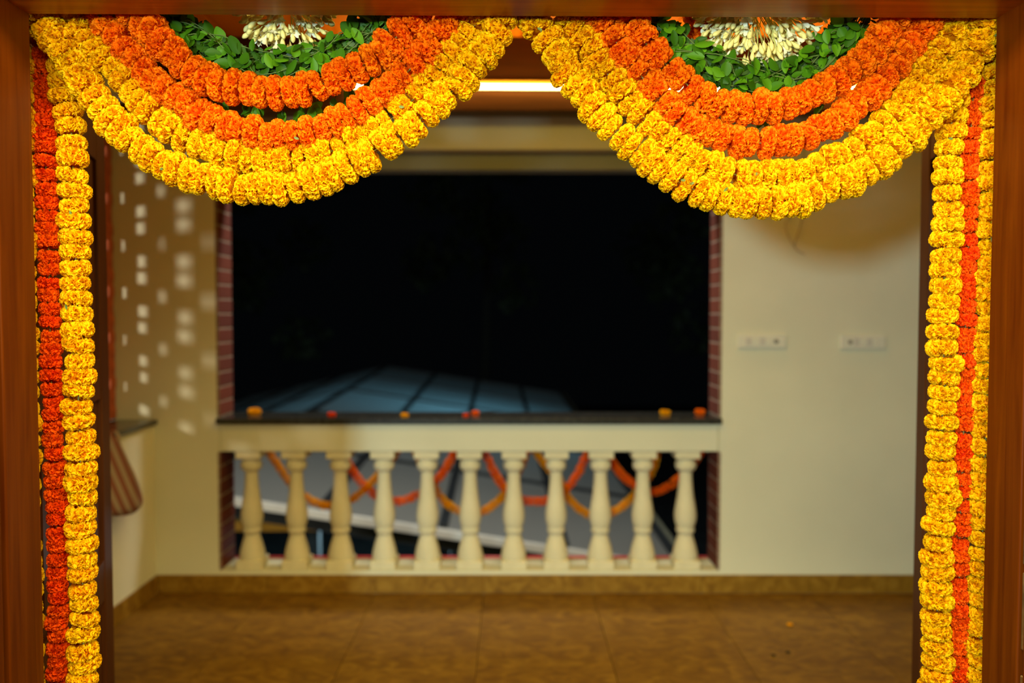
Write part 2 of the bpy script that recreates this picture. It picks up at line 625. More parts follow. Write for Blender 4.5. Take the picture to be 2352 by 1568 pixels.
# dark ceiling beam with the light strip
YBM = 3.95
zb0, zb1 = at(1200, 255, YBM).z, ZC - 0.0
struct(box('trim_4', -2.2, 2.74, YBM, YBM + 0.12, zb0, zb1, M['beam_wood'], None, 0.006), 'dark wooden beam under the ceiling')
zl = at(1200, 198, YBM - 0.03).z
lt = thing('light_strip', 'long glowing light strip fixed along the dark ceiling beam', 'light', (0.44, YBM, zl))
lt.rotation_euler = (0, 0.006, 0)
xa, xb = at(790, 198, YBM).x - 0.44, at(2010, 198, YBM).x - 0.44
box('housing', xa - 0.02, xb + 0.02, -0.014, -0.0005, 0.012, 0.030, M['yellow_beam'], lt, 0.002)  # ochre here puts the strip's yellow glow into the housing colour
box('back_plate', xa, xb, -0.008, -0.0005, -0.012, 0.0115, M['plate'], lt)
v, f = [], []
pts = []
for k in range(9):
    w = -PI / 2 + PI * k / 8
    pts.append((-0.009 - 0.024 * math.cos(w), 0.0085 * math.sin(w)))
for xx in (xa + 0.01, xb - 0.01):
    for (yy, zz) in pts:
        v.append((xx, yy, zz))
for k in range(8):
    f.append([k, k + 1, 9 + k + 1, 9 + k])
f.append(list(range(9)))
f.append(list(range(9, 18))[::-1])
f.append([0, 9, 17, 8])
mesh_obj('diffuser', v, f, M['glow'], lt)

# ------------------------------------------------------------------ doorway: frame and the two open leaves
YF0, YF1 = 1.489, 1.600
pL, pR = at(85, 784, YF1), at(2271, 784, YF1 + 0.024)
ZH = at(70, 33, YF1).z
ang = math.atan2(0.024, pR.x - pL.x)
d1 = bpy.data.objects.new('door_1', None)
COL.objects.link(d1)
d1.location = (pL.x, YF1, 0)
d1.rotation_euler = (0, 0, ang)
struct(d1, 'polished red-brown wooden door frame around the garlands')
OW = (pR - pL).length          # clear opening
D0 = YF0 - YF1
box('jamb', -0.075, 0, D0, 0, 0, ZH + 0.10, M['frame_v'], d1, 0.003, 2)
box('jamb', OW, OW + 0.075, D0, 0, 0, ZH + 0.10, M['frame_v'], d1, 0.003, 2)
o = box('head', -0.075, OW + 0.075, D0 + 0.0005, -0.0005, ZH, ZH + 0.10, M['frame_h'], d1, 0.003, 2)
# rebate strip and outer lining towards the hall
box('rebate', -0.075, -0.012, D0 - 0.022, D0 - 0.0003, 0, ZH + 0.06, M['black'], d1)
box('rebate', OW + 0.012, OW + 0.075, D0 - 0.022, D0 - 0.0003, 0, ZH + 0.06, M['black'], d1)
box('outer_lining', -0.12, 0.004, D0 - 0.14, D0 - 0.0225, 0, ZH + 0.16, M['frame_v'], d1, 0.003, 2)
box('outer_lining', OW - 0.004, OW + 0.12, D0 - 0.14, D0 - 0.0225, 0, ZH + 0.16, M['frame_v'], d1, 0.003, 2)
box('outer_lining', 0.006, OW - 0.006, D0 - 0.14, D0 - 0.0225, ZH + 0.012, ZH + 0.16, M['frame_h'], d1, 0.003, 2)
for k, (za, zb) in enumerate(((0.30, 0.52), (0.62, 0.78), (0.83, 0.98), (0.995, 1.10), (1.125, 1.205), (1.212, 1.252), (1.30, 1.62))):
    if k < 6:
        box('metal_strip', OW + 0.004, OW + 0.0125, D0 - 0.017, D0 - 0.004, za, zb, M['metal'], d1, 0.002)
# hall side wall around the frame
wf = slab('wall_front', [-3.2, pL.x - 0.10, pR.x + 0.10, 3.2], [0.0, ZH + 0.13, 3.9], [(1, 0)], 1.385, 1.475, (0, 2, 1), M['wall'])
struct(wf, 'cream wall that holds the wooden door frame')


def door_leaf(name, hx, hy, ex, ey, sgn, label):
    """a leaf opened into the veranda: hinge at (hx, hy), free edge at (ex, ey)"""
    L = math.hypot(ex - hx, ey - hy)
    a = math.atan2(ey - hy, ex - hx)
    root = bpy.data.objects.new(name, None)
    COL.objects.link(root)
    root.location = (hx, hy, 0)
    root.rotation_euler = (0, 0, a)
    struct(root, label)
    th = 0.038
    y0, y1 = (0, th) if sgn > 0 else (-th, 0)
    H = ZH - 0.006
    sw = 0.11
    box('stile', 0, sw, y0, y1, 0.008, H, M['leaf_wood'], root, 0.003)
    box('stile', L - sw, L, y0, y1, 0.008, H, M['leaf_wood'], root, 0.003)
    ZR = [(0.008, 0.20), (0.62, 0.74), (1.22, 1.34), (H - 0.14, H)]
    for (za, zb) in ZR:
        box('rail', sw + 0.0003, L - sw - 0.0003, y0 + 0.002, y1 - 0.002, za, zb, M['leaf_wood'], root, 0.002)
    for (za, zb) in ((0.20, 0.62), (0.74, 1.22), (1.34, H - 0.14)):
        bm = bmesh.new()
        box_bm(bm, sw - 0.004, L - sw + 0.004, y0 + 0.012, y1 - 0.012, za - 0.004, zb + 0.004)
        o = bm_obj('panel', bm, M['leaf_wood'], root)
        box('raised_field', sw + 0.05, L - sw - 0.05, y0 + 0.006, y1 - 0.006, za + 0.05, zb - 0.05, M['leaf_wood'], o, 0.004)
    box('meeting_bead', L, L + 0.008, (y0 + y1) / 2 - 0.012, (y0 + y1) / 2 + 0.012, 0.01, 1.14, M['leaf_wood'], root, 0.002)
    return root


eL, eR = at(249, 784, 2.45), at(2108, 784, 2.45)
door_leaf('door_2', pL.x - 0.045, YF1 + 0.012, eL.x, eL.y, 1, 'dark brown panelled left door leaf folded open into the veranda')
door_leaf('door_3', pR.x + 0.045, YF1 + 0.038, eR.x, eR.y, -1, 'dark brown panelled right door leaf folded open into the veranda')

# ------------------------------------------------------------------ balustrade
YC = YB + 0.075
bal = thing('balustrade', 'cream balustrade of turned balusters under the granite sill', 'balustrade', (0, YC, ZPL))
o = box('top_beam', XO0 + 0.0005, XO1 - 0.0005, YB + 0.001 - YC, YO - 0.004 - YC, ZBEAM0 - ZPL, ZBEAM1 - ZPL - 0.0005, M['wall'], bal, 0.004)
prof = [(0.036, 0.0), (0.064, 0.045), (0.066, 0.060), (0.063, 0.085), (0.056, 0.115), (0.047, 0.145), (0.040, 0.168), (0.037, 0.182),
        (0.045, 0.186), (0.049, 0.194), (0.049, 0.204), (0.044, 0.211), (0.048, 0.222), (0.0555, 0.245), (0.0585, 0.272), (0.0565, 0.300),
        (0.051, 0.335), (0.044, 0.375), (0.0385, 0.420), (0.0345, 0.470), (0.0335, 0.505), (0.0345, 0.517), (0.046, 0.522), (0.053, 0.533),
        (0.0555, 0.547), (0.053, 0.561), (0.046, 0.571), (0.040, 0.576), (0.047, 0.580), (0.050, 0.588), (0.040, 0.592)]
v, f = [], []
lathe_geo(prof, 28, v, f)
bmesh_me = bpy.data.meshes.new('baluster')
bm = bmesh.new()
bvs = [bm.verts.new(p) for p in v]
for q in f:
    bm.faces.new([bvs[i] for i in q])
for fc in bm.faces:
    fc.smooth = True
box_bm(bm, -0.068, 0.068, -0.068, 0.068, 0.0, 0.046, 0.004)
box_bm(bm, -0.064, 0.064, -0.064, 0.064, 0.588, ZBEAM0 - ZPL - 0.0005, 0.004)
bm.to_mesh(bmesh_me)
bm.free()
bmesh_me.materials.append(M['baluster'])
for px in (579, 682, 783, 883, 982, 1080, 1180, 1277, 1379, 1476, 1574):
    o = share('baluster', bmesh_me, bal)
    o.location = (at(px, 1180, YC).x, 0, 0.0005)
    o.rotation_euler = (0, 0, R.uniform(-0.04, 0.04))
    o.scale = (1.0 + R.uniform(-.02, .02), 1, 1)

# red pipe and outer ledge
tag(tube('pipe', [Vector((-2.0, YO + 0.05, 0.098)), Vector((2.0, YO + 0.05, 0.098))], 0.016, 10, M['red_pipe']),
    'thin red pipe lying along the outside foot of the balustrade', 'pipe')

# ------------------------------------------------------------------ brick screen in the left wall
jali = thing('brick_screen', 'red brick lattice screen standing on the left granite ledge', 'screen', (XL - 0.206, 3.1, 0.915))
BL, GAP, TH = 0.178, 0.080, 0.034
bm = bmesh.new()
box_bm(bm, -TH / 2, TH / 2, -BL / 2, BL / 2, -0.034, 0.034, 0.014, 2)
jme = bpy.data.meshes.new('brick')
bm.to_mesh(jme)
bm.free()
jme.materials.append(M['screen_brick'])
jml = bpy.data.meshes.new('bed')
bm = bmesh.new()
box_bm(bm, -TH / 2 + 0.002, TH / 2 - 0.002, -1.03, 1.03, -0.013, 0.013, 0.004)
bm.to_mesh(jml)
bm.free()
jml.materials.append(M['screen_brick'])
nrow = 20
for r_ in range(nrow):
    z = 0.036 + r_ * 0.0786
    o = share('bed', jml, jali)
    o.location = (0, 0, z + 0.0393)
    k = 0
    y = YB - 0.004 - 3.1 - BL / 2 - (0 if r_ % 3 < 2 else (BL + GAP) / 2)
    if r_ % 3 == 2:
        o = share('brick', jme, jali)
        o.location = (0, YB - 0.004 - 3.1 - 0.03, z)
        o.scale = (1, 0.06 / BL, 1)
    while y > -1.05:
        o = share('brick', jme, jali)
        o.location = (R.uniform(-.003, .003), y, z)
        o.scale = (1, 1.18 if r_ % 3 == 2 else 1, 1)
        o.rotation_euler = (0, 0, R.uniform(-.04, .04))
        y -= BL + GAP

# ------------------------------------------------------------------ marigolds
def marigold_mesh(name, rad, half, n, seed, mat, cols=4):
    rr = random.Random(seed)
    verts, faces, along = [], [], []
    # core
    for i in range(7):
        th = PI * i / 6
        for k in range(10):
            w = 2 * PI * k / 10
            verts.append((0.66 * rad * math.sin(th) * math.cos(w), 0.66 * rad * math.sin(th) * math.sin(w), 0.66 * half * math.cos(th)))
            along.append(0.0)
    for i in range(6):
        for k in range(10):
            k2 = (k + 1) % 10
            faces.append([i * 10 + k, (i + 1) * 10 + k, (i + 1) * 10 + k2, i * 10 + k2])
    ga = PI * (3 - math.sqrt(5))
    lumps = [(Vector((rr.gauss(0, 1), rr.gauss(0, 1), rr.gauss(0, .6))).normalized(), rr.uniform(-0.10, 0.10)) for _ in range(6)]
    for i in range(n):
        z = 1 - 2 * (i + 0.5) / n
        z = z * 0.93 + rr.uniform(-.04, .04)
        z = max(-.97, min(.97, z))
        w = i * ga + rr.uniform(-.2, .2)
        q = math.sqrt(max(0.0, 1 - z * z))
        nrm = Vector((q * math.cos(w), q * math.sin(w), z))
        k = 1.0 + sum(a * max(0, nrm.dot(l)) ** 2 for l, a in lumps)
        # superellipse-like section: flat sides, rounded rim
        zz = math.copysign(abs(z) ** 0.8, z)
        qq = q ** -0.45
        tip = Vector((nrm.x * rad * qq, nrm.y * rad * qq, zz * half)) * k
        tip = Vector((tip.x, tip.y, tip.z))
        dirn = Vector((nrm.x, nrm.y, nrm.z * 0.9)).normalized()
        a = dirn.cross(Vector((rr.gauss(0, 1), rr.gauss(0, 1), rr.gauss(0, 1)))).normalized()
        b_ = dirn.cross(a)
        ln = rad * rr.uniform(0.36, 0.48)
        wd = rad * rr.uniform(0.11, 0.175)
        curl = rad * rr.uniform(0.06, 0.22)
        root = tip - dirn * ln
        base = len(verts)
        ruf = rr.uniform(0.035, 0.075) * rad
        ph = rr.uniform(0, PI)
        for (t, ww, cu) in ((0.0, 0.35, 0.0), (0.62, 0.95, 0.18), (1.0, 1.0, 1.0)):
            for c in range(cols):
                s = -1 + 2 * c / (cols - 1)
                cup = (1 - s * s) * 0.10 * rad * (0.4 + t)
                rf = ruf * math.cos(c * PI + ph) * t
                edge = (1 - 0.28 * s * s) if t == 1.0 else 1.0
                p = root + dirn * (ln * t * edge + rr.uniform(-.02, .02) * rad * t) + a * (wd * ww * s) + b_ * (curl * cu + rf - cup)
                verts.append(p)
                along.append(0.15 + 0.85 * t if t else 0.05)
        for r_ in range(2):
            for c in range(cols - 1):
                j = base + r_ * cols + c
                faces.append([j, j + 1, j + cols + 1, j + cols])
    me = bpy.data.meshes.new(name)
    me.from_pydata([tuple(p) for p in verts], [], faces)
    me.update()
    me.polygons.foreach_set('use_smooth', [True] * len(me.polygons))
    at_ = me.attributes.new('along', 'FLOAT', 'POINT')
    at_.data.foreach_set('value', along)
    me.materials.append(mat)
    return me


FL = {
    'yellow': [marigold_mesh('marigold', 0.0365, 0.0190, 270, 100 + i, M['yellow']) for i in range(6)],
    'orange': [marigold_mesh('marigold', 0.0345, 0.0200, 240, 200 + i, M['orange']) for i in range(6)],
    'red': [marigold_mesh('marigold', 0.0265, 0.0165, 190, 300 + i, M['red']) for i in range(5)],
    'small_yellow': [marigold_mesh('marigold', 0.026, 0.0150, 44, 400 + i, M['yellow'], 3) for i in range(3)],
    'small_orange': [marigold_mesh('marigold', 0.027, 0.0150, 44, 500 + i, M['orange'], 3) for i in range(3)],
}


def leaf_mesh(seed, L, Wd, fold, bend):
    rr = random.Random(seed)
    v, f = [], []
    n = 6
    for i in range(n + 1):
        t = i / n
        w = Wd * (math.sin(PI * min(1, t * 0.92 + 0.04)) ** 0.75) * (1 - 0.25 * t)
        z = bend * t * t
        for s in (-1, -0.5, 0, 0.5, 1):
            v.append((w * s, L * t + 0.0, z + fold * abs(s) * w + rr.uniform(-.04, .04) * Wd * abs(s)))
    for i in range(n):
        for c in range(4):
            j = i * 5 + c
            f.append([j, j + 1, j + 6, j + 5])
    me = bpy.data.meshes.new('leaf')
    me.from_pydata(v, [], f)
    me.polygons.foreach_set('use_smooth', [True] * len(me.polygons))
    me.materials.append(M['leaf'])
    return me


SEPAL = leaf_mesh(77, 0.012, 0.0034, 0.3, 0.002)
SEPAL.name = 'sepal'
SEPAL.materials[0] = M['stem']


def garland(name, label, pix, Y, kind, step, scale=1.0, group=None, jit=0.004, ybulge=0.0, wob=0.0, squash=(0.92, 1.10)):
    n = len(pix)
    pts = []
    for i, (px, py) in enumerate(pix):
        s = i / (n - 1)
        pts.append(at(px, py, Y + ybulge * math.sin(PI * s)))
    path = resample(catmull(pts, 12), step)
    mid = path[len(path) // 2]
    root = thing(name, label, 'garland', path[0], group)
    off = path[0]
    v, f = [], []
    tube_geo([p - off for p in path], 0.0016, 5, v, f)
    mesh_obj('thread', v, f, M['thread'], root)
    me = FL[kind]
    L = len(path)
    for i, p in enumerate(path):
        t = (path[min(i + 1, L - 1)] - path[max(i - 1, 0)]).normalized()
        o = share('marigold', me[R.randrange(len(me))], root)
        q = t.to_track_quat('Z', 'X')
        if R.random() < 0.5:
            q = q @ Quaternion((1, 0, 0), PI)
        q = Euler((R.gauss(0, .10), R.gauss(0, .10), 0)).to_quaternion() @ q @ Quaternion((0, 0, 1), R.uniform(0, 2 * PI))
        o.rotation_mode = 'QUATERNION'
        o.rotation_quaternion = q
        o.location = p - off + Vector((R.uniform(-jit, jit), R.uniform(-jit, jit) * 0.5, R.uniform(-jit, jit)))
        s = scale * R.uniform(*squash)
        sz = step / (2 * me[0]['half']) * R.uniform(1.08, 1.26)
        o.scale = (s, s, sz)
        if kind in ('yellow', 'orange') and R.random() < 0.05:
            e = share('sepal', SEPAL, o)
            w = Vector((R.uniform(-.5, .5), -1, R.uniform(-.4, .4))).normalized() * (0.0335 * s)
            w += t * (step * 0.45)
            lq = q.inverted()
            lw = lq @ w
            e.location = (lw.x / s, lw.y / s, lw.z / sz)
            e.rotation_mode = 'QUATERNION'
            e.rotation_quaternion = lq @ Euler((PI / 2 + R.uniform(-.4, .4), R.uniform(-2, 2), 0)).to_quaternion()
    return root


for k, h in (('yellow', 0.0190), ('orange', 0.0200), ('red', 0.0165), ('small_yellow', 0.0150), ('small_orange', 0.0150)):
    for me in FL[k]:
        me['half'] = h

YG = 1.650
left_y1 = [(90, 6), (95, 35), (106, 64), (137, 102), (166, 140), (188, 178), (217, 217), (249, 265), (287, 306), (332, 348), (379, 378), (430, 399), (478, 417), (542, 431), (606, 436), (664, 431),
           (728, 416), (791, 387), (855, 349), (919, 310), (967, 272), (1015, 231), (1062, 186), (1098, 141), (1129, 99), (1151, 62), (1163, 32), (1170, 5)]
left_y2 = [(160, 5), (176, 35), (184, 57), (204, 83), (223, 112), (249, 139), (274, 167), (297, 195), (322, 224), (348, 254), (383, 283), (424, 311), (462, 332), (510, 352), (574, 367), (635, 371),
           (696, 362), (759, 348), (823, 322), (887, 282), (935, 243), (978, 198), (1022, 150), (1053, 106), (1085, 67), (1105, 35), (1122, 6)]
left_o1 = [(208, 6), (235, 40), (265, 83), (287, 112), (319, 143), (351, 178), (383, 210), (421, 237), (453, 257), (488, 275), (517, 288), (574, 306), (630, 312), (680, 309), (728, 300), (779, 284),
           (823, 255), (857, 233), (890, 208), (922, 179), (960, 140), (992, 105), (1018, 70), (1043, 35), (1060, 6)]
left_o2 = [(278, 6), (303, 35), (335, 64), (367, 99), (399, 128), (430, 153), (478, 179), (542, 202), (606, 212), (650, 213), (696, 207), (753, 189), (804, 166), (855, 137), (887, 108), (919, 77), (946, 46), (966, 10)]
right_y1 = [(1216, 5), (1223, 33), (1233, 56), (1250, 85), (1274, 118), (1294, 153), (1318, 189), (1347, 225), (1379, 265), (1410, 298), (1442, 330), (1474, 356), (1506, 381), (1538, 405), (1576, 427), (1615, 444), (1668, 458), (1726, 465),
            (1780, 465), (1828, 458), (1891, 438), (1955, 411), (2003, 386), (2044, 358), (2083, 319), (2121, 281), (2153, 242), (2188, 198), (2218, 153), (2242, 115), (2258, 73), (2264, 40), (2270, 8)]
right_y2 = [(1290, 8), (1305, 41), (1328, 73), (1353, 105), (1374, 140), (1397, 173), (1425, 209), (1455, 246), (1487, 278), (1519, 307), (1551, 333), (1583, 359), (1618, 379), (1662, 396), (1710, 404), (1764, 408), (1828, 401),
            (1891, 379), (1955, 351), (2003, 319), (2044, 277), (2083, 230), (2116, 185), (2142, 140), (2168, 96), (2188, 48), (2202, 12)]
right_o1 = [(1352, 8), (1372, 41), (1402, 77), (1423, 108), (1449, 143), (1471, 172), (1497, 205), (1528, 239), (1558, 268), (1592, 289), (1630, 306), (1672, 320), (1726, 328), (1774, 328), (1825, 320), (1888, 294),
            (1939, 261), (1987, 223), (2025, 185), (2060, 143), (2089, 105), (2118, 64), (2134, 36), (2150, 8)]
right_o2 = [(1424, 8), (1442, 41), (1465, 73), (1487, 105), (1519, 137), (1551, 169), (1589, 204), (1630, 229), (1672, 242), (1726, 249), (1774, 246), (1816, 236), (1859, 217), (1898, 198), (1942, 172), (1977, 140), (2006, 108), (2035, 80), (2058, 48), (2078, 14)]
SY, SO = 0.0280, 0.0290
garland('marigold_garland', 'lowest yellow marigold garland of the left swag, hanging beside the left jamb', left_y1, YG, 'yellow', SY, 0.98)
garland('marigold_garland', 'upper yellow marigold garland of the left swag, just above the lowest strand', left_y2, YG + 0.022, 'yellow', SY, 0.97)
garland('marigold_garland', 'lower orange marigold garland of the left swag, next above the yellow ones', left_o1, YG + 0.012, 'orange', SO, 0.96)
garland('marigold_garland', 'upper orange marigold garland of the left swag, under the green leaves', left_o2, YG - 0.002, 'orange', SO, 1.0)
garland('marigold_garland', 'lowest yellow marigold garland of the right swag, hanging beside the right jamb', right_y1, YG + 0.014, 'yellow', SY, 0.98)
garland('marigold_garland', 'upper yellow marigold garland of the right swag, just above the lowest strand', right_y2, YG + 0.034, 'yellow', SY, 0.97)
garland('marigold_garland', 'lower orange marigold garland of the right swag, next above the yellow ones', right_o1, YG + 0.026, 'orange', SO, 0.96)
garland('marigold_garland', 'upper orange marigold garland of the right swag, under the green leaves', right_o2, YG + 0.012, 'orange', SO, 0.93)

YV = 1.705
garland('marigold_garland', 'red-orange marigold strand hanging straight down beside the left jamb',
        [(92, 30), (94, 90), (98, 200), (104, 350), (108, 450), (110, 520), (112, 600), (115, 760), (119, 900), (122, 970), (128, 1127), (131, 1265), (134, 1423), (132, 1568), (132, 1660)], YV + 0.01, 'red', 0.0285, 0.90, jit=0.003)
garland('marigold_garland', 'yellow marigold strand hanging straight down the left side, innermost there',
        [(140, 40), (146, 150), (156, 255), (163, 293), (167, 360), (171, 472), (172, 515), (174, 591), (177, 706), (181, 780), (182, 860), (180, 936), (185, 1048), (186, 1180), (189, 1265), (191, 1423), (193, 1568), (193, 1660)], YV, 'yellow', 0.0330, 0.88, jit=0.003)
garland('marigold_garland', 'yellow marigold strand mostly hidden behind the edge of the left jamb',
        [(44, 40), (51, 300), (55, 700), (62, 1100), (69, 1400), (72, 1660)], YV - 0.012, 'yellow', 0.0330, 0.72, jit=0.003)
garland('marigold_garland', 'yellow marigold strand hanging straight down the right side, innermost there',
        [(2196, 90), (2192, 200), (2186, 287), (2181, 344), (2177, 414), (2175, 502), (2174, 559), (2170, 625), (2167, 700), (2167, 748), (2168, 846), (2171, 900), (2165, 940), (2162, 1029), (2164, 1107), (2160, 1180), (2152, 1245), (2154, 1344), (2152, 1423), (2150, 1540), (2150, 1660)], YV, 'yellow', 0.0325, 0.87, jit=0.003)
garland('marigold_garland', 'red-orange marigold strand hanging straight down beside the right jamb',
        [(2244, 90), (2239, 191), (2234, 239), (2231, 303), (2228, 354), (2228, 446), (2225, 538), (2223, 625), (2219, 713), (2217, 800), (2216, 871), (2214, 959), (2211, 1068), (2206, 1180), (2204, 1265), (2203, 1383), (2203, 1521), (2203, 1660)], YV + 0.012, 'red', 0.0285, 0.80, jit=0.003)
garland('marigold_garland', 'yellow marigold strand half hidden behind the edge of the right jamb',
        [(2287, 60), (2284, 300), (2276, 600), (2270, 800), (2264, 1000), (2256, 1250), (2254, 1400), (2252, 1660)], YV - 0.004, 'yellow', 0.0330, 0.84, jit=0.003)
garland('marigold_garland', 'short orange marigold strand behind the right bunch of white buds',
        [(1600, 6), (1606, 40), (1612, 78)], YV + 0.05, 'orange', 0.031, 0.9)

# ------------------------------------------------------------------ green leaf garlands
LEAVES = [leaf_mesh(i, 0.027 + 0.0045 * (i % 3), 0.0088 + 0.0016 * (i % 4), 0.35 if i % 2 else -0.25, R.uniform(-0.012, 0.006)) for i in range(8)]


def leaf_garland(label, pix, Y, half, n, drops):
    path = resample(catmull([at(px, py, Y) for px, py in pix], 12), 0.004)
    root = thing('leaf_garland', label, 'garland', path[0])
    off = path[0]
    L = len(path)
    v, f = [], []
    for s in range(8):
        ph, am = R.uniform(0, 6.28), R.uniform(0.3, 0.9) * half
        fr = R.uniform(3, 7)
        pp = [p - off + Vector((am * .5 * math.sin(fr * 1.3 * i / L * 6.28 + ph), R.uniform(.0, .012) + 0.012 * math.cos(ph), am * math.cos(fr * i / L * 6.28 + ph))) for i, p in enumerate(path[::3])]
        tube_geo(pp, 0.0011, 4, v, f)
    for (px, py, qx, qy) in drops:
        a, b_ = at(px, py, Y + 0.05) - off, at(qx, qy, Y + 0.05) - off
        tube_geo([a.lerp(b_, k / 4) + Vector((0.002 * math.sin(k * 2), 0, 0)) for k in range(5)], 0.0009, 4, v, f)
    mesh_obj('stem', v, f, M['stem'], root, True)
    # the crowded small leaves behind, joined
    vv, ff = [], []
    for i in range(1100):
        p = path[R.randrange(L)] - off
        a, rr = R.uniform(0, 6.28), half * 0.95 * math.sqrt(R.random())
        p = p + Vector((math.cos(a) * rr, R.uniform(0.004, 0.045), math.sin(a) * rr))
        th = R.uniform(0, 6.28)
        ax = Vector((math.cos(th), R.uniform(-.5, .5), math.sin(th))).normalized() * R.uniform(0.007, 0.013)
        sd = ax.cross(Vector((R.gauss(0, .5), -1, R.gauss(0, .5)))).normalized() * R.uniform(0.004, 0.0075)
        j = len(vv)
        vv += [p - ax, p - ax * .3 + sd, p + ax * .5 + sd * .8, p + ax * 1.1, p + ax * .5 - sd * .8, p - ax * .3 - sd]
        ff += [[j, j + 1, j + 2, j + 3], [j, j + 3, j + 4, j + 5]]
    fo = mesh_obj('small_leaves', vv, ff, M['leaf_dark'], root)
    fo['kind'] = 'stuff'
    places = []
    for i in range(n):
        p = path[int((i + R.random()) / n * (L - 1))]
        a, rr = R.uniform(0, 6.28), half * math.sqrt(R.random())
        places.append((p + Vector((math.cos(a) * rr, R.uniform(-0.016, 0.034), math.sin(a) * rr)), None))
    for (px, py, qx, qy) in drops:
        for k in range(3):
            places.append((at(qx + R.uniform(-6, 6), qy - 14 + 7 * k + R.uniform(-3, 3), Y + 0.05), 'down'))
    for (p, mode) in places:
        o = share('leaf', LEAVES[R.randrange(8)], root)
        # normal roughly to the viewer, leaf axis anywhere but mostly hanging
        nrm = Vector((R.gauss(0, .55), -1, R.gauss(0.25, .55))).normalized()
        th = R.gauss(-PI / 2, 0.45) if mode else R.uniform(0, 2 * PI)
        ax = Vector((math.cos(th), R.uniform(-.25, .25), math.sin(th)))
        ax = (ax - nrm * ax.dot(nrm)).normalized()
        bx = ax.cross(nrm).normalized()
        mtx = Matrix((bx, ax, nrm)).transposed()
        o.rotation_mode = 'QUATERNION'
        o.rotation_quaternion = mtx.to_quaternion()
        s = R.uniform(0.66, 1.22)
        o.scale = (s, s, s)
        o.location = p - off - ax * 0.014 * s
    return root


gl = [(372, 8), (391, 42), (442, 84), (493, 117), (557, 140), (646, 148), (735, 133), (799, 104), (840, 71), (874, 38), (900, 8)]
gr = [(1474, 20), (1491, 48), (1529, 79), (1568, 109), (1619, 142), (1670, 166), (1733, 178), (1810, 168), (1874, 145), (1912, 117), (1940, 79), (1966, 46), (1985, 16)]
leaf_garland('green leaf garland inside the left orange swag', gl, YG + 0.03, 0.036, 268,
             [(520, 190, 520, 248), (560, 190, 566, 262), (600, 200, 592, 262), (650, 200, 648, 280), (688, 200, 688, 268), (730, 190, 726, 262), (775, 180, 770, 250), (850, 160, 848, 196), (806, 180, 802, 226)])
leaf_garland('green leaf garland inside the right orange swag', gr, YG + 0.036, 0.038, 290,
             [(1885, 190, 1885, 250), (1778, 240, 1778, 286), (1745, 240, 1745, 280)])


# ------------------------------------------------------------------ bunches of white buds
def bud_mesh(seed):
    rr = random.Random(seed)
    prof = [(0.0012, 0), (0.0022, 0.004), (0.0042, 0.010), (0.0050, 0.0145), (0.0044, 0.0185), (0.0022, 0.0218), (0.0004, 0.0228)]
    v, f = [], []
    lathe_geo(prof, 8, v, f)
    bend = rr.uniform(-0.003, 0.003)
    v = [(x + bend * (z / 0.022) ** 2, y, z) for x, y, z in v]
    me = bpy.data.meshes.new('bud')
    me.from_pydata(v, [], f)
    me.polygons.foreach_set('use_smooth', [True] * len(me.polygons))
    me.materials.append(M['bud'])
    return me


def open_mesh(seed):
    rr = random.Random(seed)
    v, f = [], []
    lathe_geo([(0.0012, 0), (0.0022, 0.006), (0.0034, 0.012)], 7, v, f)
    for k in range(6):
        w = 2 * PI * k / 6 + rr.uniform(-.15, .15)
        ax = Vector((math.cos(w), math.sin(w), 0))
        tn = Vector((-math.sin(w), math.cos(w), 0))
        b0 = len(v)
        for (t, o_, z, wd) in ((0, .0028, .010, .0018), (1, .0065, .016, .0042), (2, .0100, .0205, .0040), (3, .0135, .0225, .0008)):
            for s in (-1, 0, 1):
                v.append(ax * o_ + tn * (wd * s) + Vector((0, 0, z + 0.0012 * abs(s))))
        for r_ in range(3):
            for c in range(2):
                j = b0 + r_ * 3 + c
                f.append([j, j + 1, j + 4, j + 3])
    me = bpy.data.meshes.new('blossom')
    me.from_pydata([tuple(p) for p in v], [], f)
    me.polygons.foreach_set('use_smooth', [True] * len(me.polygons))
    me.materials.append(M['bud_white'])
    return me


BUDS = [bud_mesh(i) for i in range(4)]
OPENS = [open_mesh(i) for i in range(3)]


def bunch(label, cx, cy, rx, ry, Y, n):
    c = at(cx, cy, Y)
    root = thing('tuberose_bunch', label, 'flowers', c)
    sc = Y / F
    v, f = [], []
    for i in range(n):
        # hanging half-ellipse of buds pointing outwards
        a = R.uniform(PI * 1.0, PI * 2.0)
        q = math.sqrt(R.uniform(0.02, 1.0))
        p = Vector((math.cos(a) * q * rx * sc, R.uniform(-0.03, 0.03), math.sin(a) * q * ry * sc))
        d = Vector((p.x * 0.9 + R.gauss(0, .012), R.gauss(-0.012, .016), p.z - 0.018 + R.gauss(0, .012))).normalized()
        if q > 0.85 and R.random() < .5:
            d = Vector((d.x, d.y * .4, d.z)).normalized()
        op = R.random() < 0.22
        o = share('blossom' if op else 'bud', OPENS[R.randrange(3)] if op else BUDS[R.randrange(4)], root)
        o.rotation_mode = 'QUATERNION'
        o.rotation_quaternion = d.to_track_quat('Z', 'X') @ Quaternion((0, 0, 1), R.uniform(0, 6.28))
        s = R.uniform(0.85, 1.15)
        o.scale = (s, s, s)
        o.location = p
        if i % 3 == 0:
            top = Vector((R.uniform(-.03, .03), 0.01, 0.04))
            tube_geo([top, top.lerp(p, .5) + Vector((0, 0.006, 0)), p], 0.0009, 4, v, f)
    mesh_obj('stem', v, f, M['bud_stem'], root, True)
    return root


bunch('bunch of white tuberose buds in the middle of the left swag', 655, 22, 98, 80, YG + 0.055, 135)
bunch('bunch of white tuberose buds in the middle of the right swag', 1742, 22, 132, 104, YG + 0.055, 265)

